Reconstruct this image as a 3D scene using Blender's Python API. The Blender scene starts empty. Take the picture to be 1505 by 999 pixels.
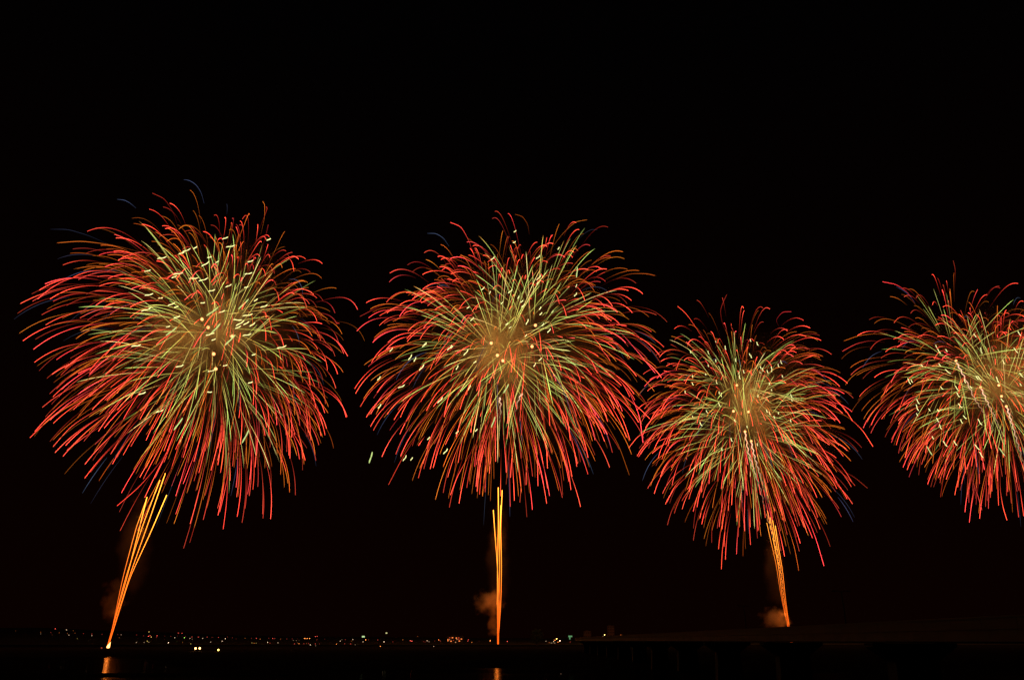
import bpy, math, random
import numpy as np
from mathutils import Vector, Matrix, noise

rnd = random.Random(20240707)
C = bpy.context.scene.collection
scene = bpy.context.scene

# ------------------------------------------------------------------ camera, sky, exposure
W0, H0 = 1505.0, 999.0
FPX = 1250.0                      # focal length in photo pixels
HORIZON = 941.0
PITCH = math.atan((HORIZON - H0 / 2) / FPX)
CAM_Z = 6.0

cam_data = bpy.data.cameras.new('camera')
cam_data.sensor_fit = 'HORIZONTAL'
cam_data.sensor_width = 36.0
cam_data.lens = 36.0 * FPX / W0
cam_data.clip_start = 0.5
cam_data.clip_end = 20000
cam = bpy.data.objects.new('camera', cam_data)
C.objects.link(cam)
cam.location = (0, 0, CAM_Z)
cam.rotation_euler = (math.pi / 2 + PITCH, 0, 0)
scene.camera = cam

world = bpy.data.worlds.new('World')
scene.world = world
world.use_nodes = True
nt = world.node_tree
nt.nodes.clear()
wo = nt.nodes.new('ShaderNodeOutputWorld')
sky = nt.nodes.new('ShaderNodeTexSky')
sky.sky_type = 'NISHITA'
sky.sun_disc = False
sky.sun_elevation = math.radians(-12)
sky.sun_rotation = math.radians(200)
bg1 = nt.nodes.new('ShaderNodeBackground')
bg1.inputs['Strength'].default_value = 0.0006
nt.links.new(sky.outputs['Color'], bg1.inputs['Color'])
# night air over a lit town: faint warm airglow, strongest near the horizon
tc = nt.nodes.new('ShaderNodeTexCoord')
sp = nt.nodes.new('ShaderNodeSeparateXYZ')
nt.links.new(tc.outputs['Generated'], sp.inputs[0])
rp = nt.nodes.new('ShaderNodeValToRGB')
rp.color_ramp.elements[0].position = 0.0
rp.color_ramp.elements[0].color = (0.0026, 0.00034, 0.00006, 1)
rp.color_ramp.elements[1].position = 0.62
rp.color_ramp.elements[1].color = (0.00045, 0.00030, 0.00036, 1)
e = rp.color_ramp.elements.new(0.32)
e.color = (0.0013, 0.00028, 0.00014, 1)
nt.links.new(sp.outputs['Z'], rp.inputs['Fac'])
bg2 = nt.nodes.new('ShaderNodeBackground')
nt.links.new(rp.outputs['Color'], bg2.inputs['Color'])
add = nt.nodes.new('ShaderNodeAddShader')
nt.links.new(bg1.outputs[0], add.inputs[0])
nt.links.new(bg2.outputs[0], add.inputs[1])
nt.links.new(add.outputs[0], wo.inputs['Surface'])

scene.render.engine = 'CYCLES'
vs = scene.view_settings
scene.display_settings.display_device = 'sRGB'
vs.view_transform = 'Standard'
vs.look = 'None'
vs.exposure = 0.0
vs.gamma = 1.0
vs.use_curve_mapping = False
cy = scene.cycles
cy.max_bounces = 4
cy.diffuse_bounces = 1
cy.glossy_bounces = 2
cy.transmission_bounces = 1
cy.volume_bounces = 0
cy.transparent_max_bounces = 4
cy.use_denoising = True
cy.volume_step_rate = 2.0
cy.volume_max_steps = 128
cy.caustics_reflective = False
cy.caustics_refractive = False

# ------------------------------------------------------------------ helpers
CP, SP = math.cos(PITCH), math.sin(PITCH)


def at(px, py, Y):
    """The world point at depth Y (metres north of the camera) seen at photo pixel (px, py)."""
    u, v = (px - W0 / 2) / FPX, (H0 / 2 - py) / FPX
    d = Vector((u, CP - v * SP, SP + v * CP))
    return Vector((0, 0, CAM_Z)) + d * (Y / d.y)


def project(P):
    """World points (n,3) to photo pixels."""
    P = np.asarray(P, float) - np.array([0, 0, CAM_Z])
    fwd = P[:, 1] * CP + P[:, 2] * SP
    up = -P[:, 1] * SP + P[:, 2] * CP
    return np.stack([W0 / 2 + FPX * P[:, 0] / fwd, H0 / 2 - FPX * up / fwd], 1)


def tag(o, label=None, cat=None, group=None, kind=None):
    if label: o['label'] = label
    if cat: o['category'] = cat
    if group: o['group'] = group
    if kind: o['kind'] = kind
    return o


def empty(name, loc):
    o = bpy.data.objects.new(name, None)
    o.location = loc
    C.objects.link(o)
    return o


def link(name, me, parent=None, mats=()):
    o = bpy.data.objects.new(name, me)
    C.objects.link(o)
    for m in mats:
        if m.name not in [k.name for k in me.materials if k]:
            me.materials.append(m)
    if parent is not None:
        o.parent = parent
    return o


class MB:
    """Collects vertices and faces (with material index and smoothing) for ONE mesh."""
    def __init__(self):
        self.v, self.f, self.mi, self.col = [], [], [], []

    def add(self, vs, fs, mi=0):
        b = len(self.v)
        self.v += [tuple(p) for p in vs]
        self.f += [tuple(b + i for i in f) for f in fs]
        self.mi += [mi] * len(fs)

    def box(self, lo, hi, mi=0):
        x0, y0, z0 = lo; x1, y1, z1 = hi
        self.add([(x0, y0, z0), (x1, y0, z0), (x1, y1, z0), (x0, y1, z0), (x0, y0, z1), (x1, y0, z1), (x1, y1, z1), (x0, y1, z1)],
                 [(0, 3, 2, 1), (4, 5, 6, 7), (0, 1, 5, 4), (1, 2, 6, 5), (2, 3, 7, 6), (3, 0, 4, 7)], mi)

    def tube(self, pts, radii, n=6, mi=0, cols=None):
        pts = np.asarray([tuple(p) for p in pts], float)
        m = len(pts)
        t = np.gradient(pts, axis=0)
        t /= np.linalg.norm(t, axis=1)[:, None] + 1e-9
        ref = np.array([0.31, 0.87, 0.38])
        a = np.cross(t, ref)
        a /= np.linalg.norm(a, axis=1)[:, None] + 1e-9
        b = np.cross(t, a)
        radii = np.broadcast_to(np.asarray(radii, float), (m,))
        V = []
        for k in range(n):
            q = 2 * math.pi * k / n
            V.append(pts + (a * math.cos(q) + b * math.sin(q)) * radii[:, None])
        V = np.stack(V, 1).reshape(-1, 3)
        F = []
        for i in range(m - 1):
            for k in range(n):
                k2 = (k + 1) % n
                F.append((i * n + k, i * n + k2, (i + 1) * n + k2, (i + 1) * n + k))
        F.append(tuple(range(n))[::-1])
        F.append(tuple((m - 1) * n + k for k in range(n)))
        self.add(V.tolist(), F, mi)
        if cols is not None:
            self.col += np.repeat(np.asarray(cols, float), n, 0).tolist()

    def blob(self, c, r, seg=10, rings=7, mi=0, wob=0.0, seed=0.0):
        c = Vector(c)
        r = Vector(r) if not isinstance(r, (int, float)) else Vector((r, r, r))
        V, F = [], []
        for i in range(rings + 1):
            th = math.pi * i / rings
            for k in range(seg):
                ph = 2 * math.pi * k / seg
                d = Vector((math.sin(th) * math.cos(ph), math.sin(th) * math.sin(ph), math.cos(th)))
                s = 1 + wob * noise.noise(d * 1.7 + Vector((seed, seed * 2, 0)))
                V.append(c + Vector((d.x * r.x, d.y * r.y, d.z * r.z)) * s)
        for i in range(rings):
            for k in range(seg):
                F.append((i * seg + k, (i + 1) * seg + k, (i + 1) * seg + (k + 1) % seg, i * seg + (k + 1) % seg))
        self.add(V, F, mi)

    def mesh(self, name, smooth=False):
        me = bpy.data.meshes.new(name)
        me.from_pydata(self.v, [], self.f)
        if any(self.mi):
            me.polygons.foreach_set('material_index', self.mi)
        if smooth:
            me.polygons.foreach_set('use_smooth', [True] * len(me.polygons))
        if self.col:
            at_ = me.attributes.new('burn', 'FLOAT_COLOR', 'POINT')
            arr = np.ones((len(self.v), 4), dtype=np.float32)
            arr[:, :3] = np.asarray(self.col, dtype=np.float32)
            at_.data.foreach_set('color', arr.ravel())
        me.update()
        return me

    def build(self, name, mats, parent=None, smooth=False):
        return link(name, self.mesh(name, smooth), parent, mats if isinstance(mats, (list, tuple)) else [mats])


def new_mat(name):
    m = bpy.data.materials.new(name)
    m.use_nodes = True
    m.node_tree.nodes.clear()
    return m, m.node_tree


def emit_mat(name, color, strength):
    m, t = new_mat(name)
    o = t.nodes.new('ShaderNodeOutputMaterial')
    em = t.nodes.new('ShaderNodeEmission')
    em.inputs['Color'].default_value = (*color, 1)
    em.inputs['Strength'].default_value = strength
    t.links.new(em.outputs[0], o.inputs['Surface'])
    m.cycles.emission_sampling = 'NONE'
    return m


def rough_mat(name, c1, c2, scale=1.0, rough=0.85, bump=0.3, spec=0.4):
    m, t = new_mat(name)
    o = t.nodes.new('ShaderNodeOutputMaterial')
    b = t.nodes.new('ShaderNodeBsdfPrincipled')
    tcn = t.nodes.new('ShaderNodeTexCoord')
    n = t.nodes.new('ShaderNodeTexNoise')
    n.inputs['Scale'].default_value = scale
    n.inputs['Detail'].default_value = 6
    t.links.new(tcn.outputs['Object'], n.inputs['Vector'])
    r = t.nodes.new('ShaderNodeValToRGB')
    r.color_ramp.elements[0].position = .3
    r.color_ramp.elements[1].position = .7
    r.color_ramp.elements[0].color = (*c1, 1)
    r.color_ramp.elements[1].color = (*c2, 1)
    t.links.new(n.outputs['Fac'], r.inputs['Fac'])
    t.links.new(r.outputs['Color'], b.inputs['Base Color'])
    b.inputs['Roughness'].default_value = rough
    b.inputs['Specular IOR Level'].default_value = spec
    bp = t.nodes.new('ShaderNodeBump')
    bp.inputs['Strength'].default_value = bump
    t.links.new(n.outputs['Fac'], bp.inputs['Height'])
    t.links.new(bp.outputs[0], b.inputs['Normal'])
    t.links.new(b.outputs[0], o.inputs['Surface'])
    return m


# glowing star composition: colour and brightness as burnt along each star's path
star_mat, t_ = new_mat('burning_star')
o_ = t_.nodes.new('ShaderNodeOutputMaterial')
em_ = t_.nodes.new('ShaderNodeEmission')
a_ = t_.nodes.new('ShaderNodeAttribute')
a_.attribute_name = 'burn'
t_.links.new(a_.outputs['Color'], em_.inputs['Color'])
t_.links.new(em_.outputs[0], o_.inputs['Surface'])
star_mat.cycles.emission_sampling = 'NONE'


def smoke_mat(name, centre, radii, density, color, nscale, lo=0.42, hi=0.68, seed=0.0):
    """Drifting smoke: scattering only, lit by the real lamps; densest in its middle, broken by noise."""
    m, t = new_mat(name)
    o = t.nodes.new('ShaderNodeOutputMaterial')
    v = t.nodes.new('ShaderNodeVolumePrincipled')
    v.inputs['Color'].default_value = (*color, 1)
    v.inputs['Anisotropy'].default_value = 0.0
    tcn = t.nodes.new('ShaderNodeTexCoord')
    mp = t.nodes.new('ShaderNodeMapping')
    mp.inputs['Scale'].default_value = tuple(1.0 / r for r in radii)
    t.links.new(tcn.outputs['Object'], mp.inputs['Vector'])
    ln = t.nodes.new('ShaderNodeVectorMath'); ln.operation = 'LENGTH'
    t.links.new(mp.outputs[0], ln.inputs[0])
    mr = t.nodes.new('ShaderNodeMapRange')
    mr.interpolation_type = 'SMOOTHSTEP'
    mr.inputs['From Min'].default_value = 1.0
    mr.inputs['From Max'].default_value = 0.70
    t.links.new(ln.outputs['Value'], mr.inputs['Value'])
    n = t.nodes.new('ShaderNodeTexNoise')
    n.noise_dimensions = '4D'
    n.inputs['W'].default_value = seed
    n.inputs['Scale'].default_value = nscale
    n.inputs['Detail'].default_value = 3.5
    t.links.new(tcn.outputs['Object'], n.inputs['Vector'])
    m2 = t.nodes.new('ShaderNodeMapRange')
    m2.interpolation_type = 'SMOOTHSTEP'
    m2.inputs['From Min'].default_value = lo
    m2.inputs['From Max'].default_value = hi
    bl = t.nodes.new('ShaderNodeMath'); bl.operation = 'MULTIPLY_ADD'      # noise + .7*(1-r) - .35: ragged billows
    bl.inputs[1].default_value = -.75; bl.inputs[2].default_value = .36
    t.links.new(ln.outputs['Value'], bl.inputs[0])
    ad = t.nodes.new('ShaderNodeMath'); ad.operation = 'ADD'
    t.links.new(bl.outputs[0], ad.inputs[0]); t.links.new(n.outputs['Fac'], ad.inputs[1])
    t.links.new(ad.outputs[0], m2.inputs['Value'])
    mu = t.nodes.new('ShaderNodeMath'); mu.operation = 'MULTIPLY'
    t.links.new(mr.outputs[0], mu.inputs[0]); t.links.new(m2.outputs[0], mu.inputs[1])
    m3 = t.nodes.new('ShaderNodeMath'); m3.operation = 'MULTIPLY'
    m3.inputs[1].default_value = density
    t.links.new(mu.outputs[0], m3.inputs[0])
    t.links.new(m3.outputs[0], v.inputs['Density'])
    t.links.new(v.outputs[0], o.inputs['Volume'])
    return m


def smoke(name, label, px, py, Y, rx, ry, depth_r, density, color, nscale, group=None, lo=.42, hi=.68, seed=0.0):
    c = at(px, py, Y)
    k = (at(px + 1, py, Y) - c).length
    radii = (rx * k, depth_r, ry * k)
    b = MB()
    b.blob((0, 0, 0), radii, 20, 14, wob=.18, seed=seed)
    o = b.build(name, smoke_mat(name, c, radii, density, color, nscale, lo, hi, seed), smooth=True)
    o.location = c
    tag(o, label, 'smoke', group, 'stuff' if name == 'haze' else 'thing')
    return o


def lamp(name, loc, power, color, radius, parent=None, soft=False):
    l = bpy.data.lights.new(name, 'POINT')
    l.energy = power
    l.color = color
    l.shadow_soft_size = radius
    l.use_soft_falloff = soft
    l.specular_factor = 0.0       # the glowing star itself is what water and metal mirror
    o = bpy.data.objects.new(name, l)
    C.objects.link(o)
    o.location = loc
    if parent is not None:
        o.parent = parent
        o.location = Vector(loc) - parent.location
    return o


# ------------------------------------------------------------------ the setting: water, banks, hillside
mud = rough_mat('dark_river_mud', (.007, .005, .0045), (.016, .012, .010), .15, 1.0, .3, 0.0)
hill_mat = rough_mat('scrubby_hillside', (.10, .085, .055), (.17, .14, .10), .02)

wm, t = new_mat('river_water')
o = t.nodes.new('ShaderNodeOutputMaterial')
b = t.nodes.new('ShaderNodeBsdfPrincipled')
b.inputs['Base Color'].default_value = (.006, .008, .009, 1)
b.inputs['IOR'].default_value = 1.33
g = t.nodes.new('ShaderNodeNewGeometry')
mp = t.nodes.new('ShaderNodeMapping')
mp.inputs['Scale'].default_value = (.35, 1.0, 1.0)
t.links.new(g.outputs['Position'], mp.inputs['Vector'])
n1 = t.nodes.new('ShaderNodeTexNoise'); n1.inputs['Scale'].default_value = .35; n1.inputs['Detail'].default_value = 5
n2 = t.nodes.new('ShaderNodeTexNoise'); n2.inputs['Scale'].default_value = .03; n2.inputs['Detail'].default_value = 2
t.links.new(mp.outputs[0], n1.inputs['Vector']); t.links.new(mp.outputs[0], n2.inputs['Vector'])
mul = t.nodes.new('ShaderNodeMath'); mul.operation = 'MULTIPLY_ADD'
mul.inputs[1].default_value = 1.6
t.links.new(n2.outputs['Fac'], mul.inputs[0]); t.links.new(n1.outputs['Fac'], mul.inputs[2])
# wind-ruffled and calm patches
mp3 = t.nodes.new('ShaderNodeMapping'); mp3.inputs['Scale'].default_value = (.25, 1.0, 1.0)
t.links.new(g.outputs['Position'], mp3.inputs['Vector'])
n3 = t.nodes.new('ShaderNodeTexNoise'); n3.inputs['Scale'].default_value = .045; n3.inputs['Detail'].default_value = 3
t.links.new(mp3.outputs[0], n3.inputs['Vector'])
rr = t.nodes.new('ShaderNodeMapRange')
rr.inputs['From Min'].default_value = .38; rr.inputs['From Max'].default_value = .62
rr.inputs['To Min'].default_value = .045; rr.inputs['To Max'].default_value = .10
t.links.new(n3.outputs['Fac'], rr.inputs['Value'])
t.links.new(rr.outputs[0], b.inputs['Roughness'])
b.inputs['Specular IOR Level'].default_value = .3
bp = t.nodes.new('ShaderNodeBump'); bp.inputs['Strength'].default_value = .5; bp.inputs['Distance'].default_value = .25
t.links.new(mul.outputs[0], bp.inputs['Height'])
t.links.new(bp.outputs[0], b.inputs['Normal'])
# turbid water; dark diffuse mixed in to dim reflections as shaded ripples would
murk_shade = t.nodes.new('ShaderNodeBsdfDiffuse'); murk_shade.inputs['Color'].default_value = (.004, .004, .004, 1)
mx = t.nodes.new('ShaderNodeMixShader'); mx.inputs['Fac'].default_value = .84
t.links.new(b.outputs[0], mx.inputs[1]); t.links.new(murk_shade.outputs[0], mx.inputs[2])
t.links.new(mx.outputs[0], o.inputs['Surface'])

mb = MB()
mb.add([(-4500, -400, 0), (4500, -400, 0), (4500, 7000, 0), (-4500, 7000, 0)], [(0, 1, 2, 3)])
tag(mb.build('water', wm), kind='structure')


def X_at(px, Y):
    return at(px, HORIZON, Y).x


SHORE = 1180.0
RIDGE_PX = [(-400, 921), (60, 920), (140, 924), (240, 927), (320, 931), (430, 934), (560, 934.5), (700, 936), (860, 937), (1100, 939), (2200, 939)]


def ridge_py(px):
    for (a, ya), (b_, yb) in zip(RIDGE_PX, RIDGE_PX[1:]):
        if px <= b_:
            return ya + (yb - ya) * max(0, (px - a)) / (b_ - a)
    return RIDGE_PX[-1][1]


RIDGE_Y = 2300.0


def ground_z(px, Y):
    """Height of the far ground along the sight line of photo column px."""
    top = at(px, ridge_py(px), RIDGE_Y).z
    if Y <= SHORE:
        return 1.0
    s = min(1.0, (Y - SHORE) / (RIDGE_Y - SHORE))
    return 1.0 + (top - 1.0) * s


# mud bank from the launch site to the town shore
def bank_front(px):
    base = 350 if px < 205 else (350 + (205 - 350) * min(1, (px - 205) / 70))
    if px > 900:
        base = 205 - (205 - 175) * min(1, (px - 900) / 200)
    if 985 < px < 1186:
        base = 138  # bank brought forward here to hide the launch reflection on the water
    return base + 9 * noise.noise(Vector((px * .021, 3.1, 0))) + 3 * noise.noise(Vector((px * .13, 7.7, 0)))


cols = [i * 14 - 700 for i in range(215)]
V, F = [], []
rows = 9
for px in cols:
    f0 = bank_front(px)
    for j in range(rows):
        s = j / (rows - 1)
        Y = f0 + (SHORE + 30 - f0) * s ** 1.6
        z = -.15 if j == 0 else (.55 + .5 * min(1, s * 3) + .3 * noise.noise(Vector((px * .03, Y * .01, 1))))
        V.append((X_at(px, Y), Y, z))
for i in range(len(cols) - 1):
    for j in range(rows - 1):
        F.append((i * rows + j, (i + 1) * rows + j, (i + 1) * rows + j + 1, i * rows + j + 1))
mb = MB(); mb.add(V, F)
tag(mb.build('river_bank', mud, smooth=True), kind='structure')

# low sandbar in front on the left
V, F = [], []
for i in range(45):
    px = -320 + i * 17
    w = math.sin(math.pi * i / 44) ** .45
    ymid = 168 + 2.5 * noise.noise(Vector((px * .02, 5, 0)))
    for s, z in ((-1, -.1), (-.6, .16), (0, .24), (.6, .16), (1, -.1)):
        Y = ymid + s * (12 * w + 1.5 * noise.noise(Vector((px * .05, s * 3, 2))))
        V.append((X_at(px, Y), Y, z))
for i in range(44):
    for j in range(4):
        F.append((i * 5 + j, (i + 1) * 5 + j, (i + 1) * 5 + j + 1, i * 5 + j + 1))
mb = MB(); mb.add(V, F)
tag(mb.build('sandbar', mud, smooth=True), kind='structure')

# hillside of the far town
V, F = [], []
rows = 14
for px in cols:
    for j in range(rows):
        s = j / (rows - 1)
        Y = SHORE + 10 + (RIDGE_Y * 1.9 - SHORE) * s
        z = ground_z(px, Y) - .3
        if Y > RIDGE_Y:
            z -= (Y - RIDGE_Y) * .03
        z += .5 * noise.noise(Vector((px * .05, Y * .01, 9)))
        V.append((X_at(px, Y), Y, z))
for i in range(len(cols) - 1):
    for j in range(rows - 1):
        F.append((i * rows + j, (i + 1) * rows + j, (i + 1) * rows + j + 1, i * rows + j + 1))
mb = MB(); mb.add(V, F)
tag(mb.build('hillside', hill_mat, smooth=True), kind='structure')

# ------------------------------------------------------------------ bridge
concrete = rough_mat('weathered_concrete', (.17, .14, .12), (.27, .22, .19), .6, .8, .25)
pier_concrete = rough_mat('dark_pier_concrete', (.07, .062, .055), (.13, .12, .10), .5, .9, .3)  # darker copy of the concrete, keeps the lit pier sides dim
dark_steel = rough_mat('dark_painted_steel', (.006, .006, .006), (.013, .012, .012), 2.0, .6, .1)
asphalt = rough_mat('asphalt', (.04, .04, .04), (.06, .06, .06), 3.0)

BXL, BXR = 29.3, 37.0
Y0, Y1 = -60.0, 420.0
SOFFIT = 5.85
bridge = empty('road_bridge', ((BXL + BXR) / 2, 107, 0))
tag(bridge, 'long dark road bridge on hammerhead piers running away at the lower right', 'bridge')


def bbuild(mb, name, mat, parent=bridge, smooth=False):
    o = mb.build(name, mat, parent, smooth)
    o.matrix_parent_inverse = Matrix.Translation(-bridge.location)
    return o


mb = MB()
# girder with a sloped underside to the deck edge, one long extrusion
prof = [(BXL, SOFFIT + .80), (BXL, SOFFIT + .1), (BXL + .12, SOFFIT), (BXR - .12, SOFFIT), (BXR, SOFFIT + .1), (BXR, SOFFIT + .80)]
seg = [Y0 + (Y1 - Y0) * i / 40 for i in range(41)]
V = [(x, y, z) for y in seg for x, z in prof]
n = len(prof)
F = [(i * n + k, i * n + (k + 1) % n, (i + 1) * n + (k + 1) % n, (i + 1) * n + k) for i in range(40) for k in range(n)]
F += [tuple(range(n))[::-1], tuple(40 * n + k for k in range(n))]
mb.add(V, F)
bbuild(mb, 'girder', concrete)
mb = MB(); mb.box((BXL - .03, Y0, SOFFIT + .804), (BXR + .03, Y1, SOFFIT + .92)); bbuild(mb, 'deck', dark_steel)
mb = MB(); mb.box((BXL + .9, Y0 + .1, SOFFIT + .924), (BXR - .9, Y1 - .1, SOFFIT + .96)); bbuild(mb, 'carriageway', asphalt)
for xs in (BXL + .02, BXR - .14):
    mb = MB()
    zb, zt = SOFFIT + .923, SOFFIT + 1.58
    mb.box((xs - .03, Y0, zt - .12), (xs + .15, Y1, zt))              # coping
    y = Y0
    while y < Y1:                                                     # upright panels with narrow joints
        mb.box((xs, y + .015, zb), (xs + .12, y + 3.985, zt - .123))
        y += 4.0
    bbuild(mb, 'parapet', dark_steel)
PIERS = [75.0 + 32 * k for k in range(-3, 11)]
for yc in PIERS:
    mb = MB()
    xm = (BXL + BXR) / 2 - .1
    hw, sw = 3.45, 1.75
    prof = [(-hw, SOFFIT - .05), (-hw, SOFFIT - .32), (-sw, SOFFIT - 1.5), (-sw - .03, 2.6), (-sw - .25, -.8),
            (sw + .32, -.8), (sw + .08, 2.6), (sw, SOFFIT - 1.5), (hw, SOFFIT - .32), (hw, SOFFIT - .05)]
    n = len(prof)
    V = [(xm + x, yc - .9, z) for x, z in prof] + [(xm + x, yc + .9, z) for x, z in prof]
    F = [(k, n + k, n + (k + 1) % n, (k + 1) % n) for k in range(n)] + [tuple(range(n)), tuple(n + k for k in range(n))[::-1]]
    mb.add(V, F)
    for sx in (-2.6, 2.6):
        mb.box((xm + sx - .3, yc - .4, SOFFIT - .048), (xm + sx + .3, yc + .4, SOFFIT - .003))
    bbuild(mb, 'pier', pier_concrete)

# two unlit lamp posts on the far kerb of the bridge
for yc, lab in ((98.0, 'nearer of the two thin unlit double arm lamp posts on the bridge'), (140.0, 'farther of the two thin unlit double arm lamp posts, above the launch smoke')):
    lp = empty('lamp_post', (BXR - .5, yc, SOFFIT + .926))
    tag(lp, lab, 'lamp post', 'unlit lamp posts along the bridge')
    mb = MB(); mb.tube([(0, 0, 0), (0, 0, .35), (0, 0, 2.6), (-.08, 0, 4.35)], [.10, .07, .055, .04], 8); mb.build('post', dark_steel, lp)
    for s in (-1, 1):
        mb = MB(); mb.tube([(-.08, 0, 4.3), (-.08 + s * .4, 0, 4.42), (-.08 + s * .62, 0, 4.44)], [.03, .028, .028], 6); mb.build('arm', dark_steel, lp)
        mb = MB(); mb.blob((-.08 + s * .82, 0, 4.42), (.26, .12, .06), 10, 6); mb.build('lamp_head', dark_steel, lp, True)

# ------------------------------------------------------------------ far buildings and tree
brick = rough_mat('brown_brick_wall', (.16, .09, .07), (.24, .14, .11), .3)
roofm = rough_mat('dark_roof', (.05, .045, .045), (.09, .08, .08), .5)
glass, t = new_mat('dark_window_glass')
o = t.nodes.new('ShaderNodeOutputMaterial'); b = t.nodes.new('ShaderNodeBsdfPrincipled')
b.inputs['Base Color'].default_value = (.02, .02, .025, 1); b.inputs['Roughness'].default_value = .2
t.links.new(b.outputs[0], o.inputs['Surface'])
win_orange = emit_mat('lit_window_orange', (1, .22, .05), 1.5)
win_red = emit_mat('lit_window_red', (1, .10, .04), .55)
win_warm = emit_mat('lit_window_warm', (1, .45, .2), .8)


def building(name, px0, px1, py_top, Y, depth, floors, bays, label, lit=(), wall=None):
    pxm = (px0 + px1) / 2
    gz = ground_z(pxm, Y) - .6
    a, b_ = at(px0, py_top, Y), at(px1, py_top, Y)
    wd, h = b_.x - a.x, a.z - gz
    root = empty(name, ((a.x + b_.x) / 2, Y, gz))
    tag(root, label, 'building')
    mb = MB(); mb.box((-wd / 2, 0, 0), (wd / 2, depth, h)); mb.build('wall', wall or brick, root)
    mb = MB(); mb.box((-wd / 2 - .3, -.3, h + .003), (wd / 2 + .3, depth + .3, h + .5))
    mb.box((-wd / 4, depth * .3, h + .503), (wd / 8, depth * .6, h + 1.7)); mb.build('roof', roofm, root)
    if lit:
        for (px, py, ww, wh, m) in lit:
            p = at(px, py, Y)
            mb = MB(); x, z = p.x - root.location.x, p.z - gz
            mb.box((x - ww / 2, -.06, z - wh / 2), (x + ww / 2, -.003, z + wh / 2)); mb.build('window', m, root)
    else:
        for f in range(floors):
            for k in range(bays):
                x = -wd / 2 + wd * (k + .5) / bays
                z = h * (f + .55) / floors
                mb = MB(); mb.box((x - wd / bays * .28, -.05, z - .7), (x + wd / bays * .28, -.003, z + .7)); mb.build('window', glass, root)
    return root


building('apartment_building', 657, 681, 934.2, 1320, 14, 3, 6, 'low building with scattered orange lit windows, just before the middle launch streaks',
         lit=[(658.4, 940, 1.1, 3.0, win_orange), (661, 936.6, 1.8, 1.0, win_red), (665, 936.5, 2.0, 1.2, win_orange), (662.9, 941.6, 1.9, 1.2, win_orange),
              (660.7, 939.3, .9, 1.0, win_warm), (670.7, 936.9, 1.6, 1.4, win_orange), (671.6, 938.7, 1.0, 1.2, win_warm), (674.2, 936.5, 1.8, .9, win_red),
              (674.2, 938.5, 1.8, 1.1, win_red), (675.1, 941.3, 2.0, 1.2, win_orange), (678.1, 938.4, 1.9, 1.1, win_orange), (669.6, 943.2, 1.1, 1.1, win_warm), (666.5, 940.4, .9, .9, win_red)],
         wall=roofm)
building('tower_block', 892.5, 902.5, 919, 1500, 12, 6, 3, 'narrow tower block glowing faint red above the far end of the bridge')
building('office_building', 858, 868.5, 927, 1500, 12, 3, 4, 'lower dim building between the green lit sign and the tower block')

# rounded tree against the sky glow
leafm = rough_mat('dark_foliage', (.03, .045, .02), (.06, .08, .035), .8)
bark = rough_mat('bark', (.05, .04, .03), (.09, .07, .05), 1.5)
TY = 1050.0
tb = at(789, 947, TY)
tree = empty('tree', (tb.x, TY, .9))
tag(tree, 'dark rounded tree silhouetted between the middle launch streaks and the bridge', 'tree')
mb = MB(); mb.tube([(0, 0, 0), (.1, 0, 3), (.3, .2, 7)], [.55, .4, .25], 8)
for k in range(6):
    q = k * 1.05
    mb.tube([(.1, 0, 3 + k * .5), (1.6 * math.cos(q), 1.6 * math.sin(q), 6 + k * .7), (3.6 * math.cos(q), 3.6 * math.sin(q), 9 + k * .9)], [.22, .15, .06], 6)
mb.build('trunk', bark, tree)
mb = MB()
for i in range(2600):
    while True:
        d = Vector((rnd.uniform(-1, 1), rnd.uniform(-1, 1), rnd.uniform(-1, 1)))
        if d.length < 1: break
    wob = 1 + .28 * noise.noise(d.normalized() * 2.2)
    if noise.noise(d * 3.1 + Vector((4, 4, 4))) < -.28: continue
    p = Vector((d.x * 7.6 * wob, d.y * 7.0 * wob, 10.6 + d.z * 8.4 * wob))
    a = Vector((rnd.uniform(-1, 1), rnd.uniform(-1, 1), rnd.uniform(-1, 1))).normalized() * rnd.uniform(.35, .7)
    c = a.cross(Vector((rnd.uniform(-1, 1), rnd.uniform(-1, 1), 1))).normalized() * rnd.uniform(.25, .5)
    mb.add([p - a, p + c, p + a, p - c], [(0, 1, 2, 3)])
mb.build('crown', leafm, tree)

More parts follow.
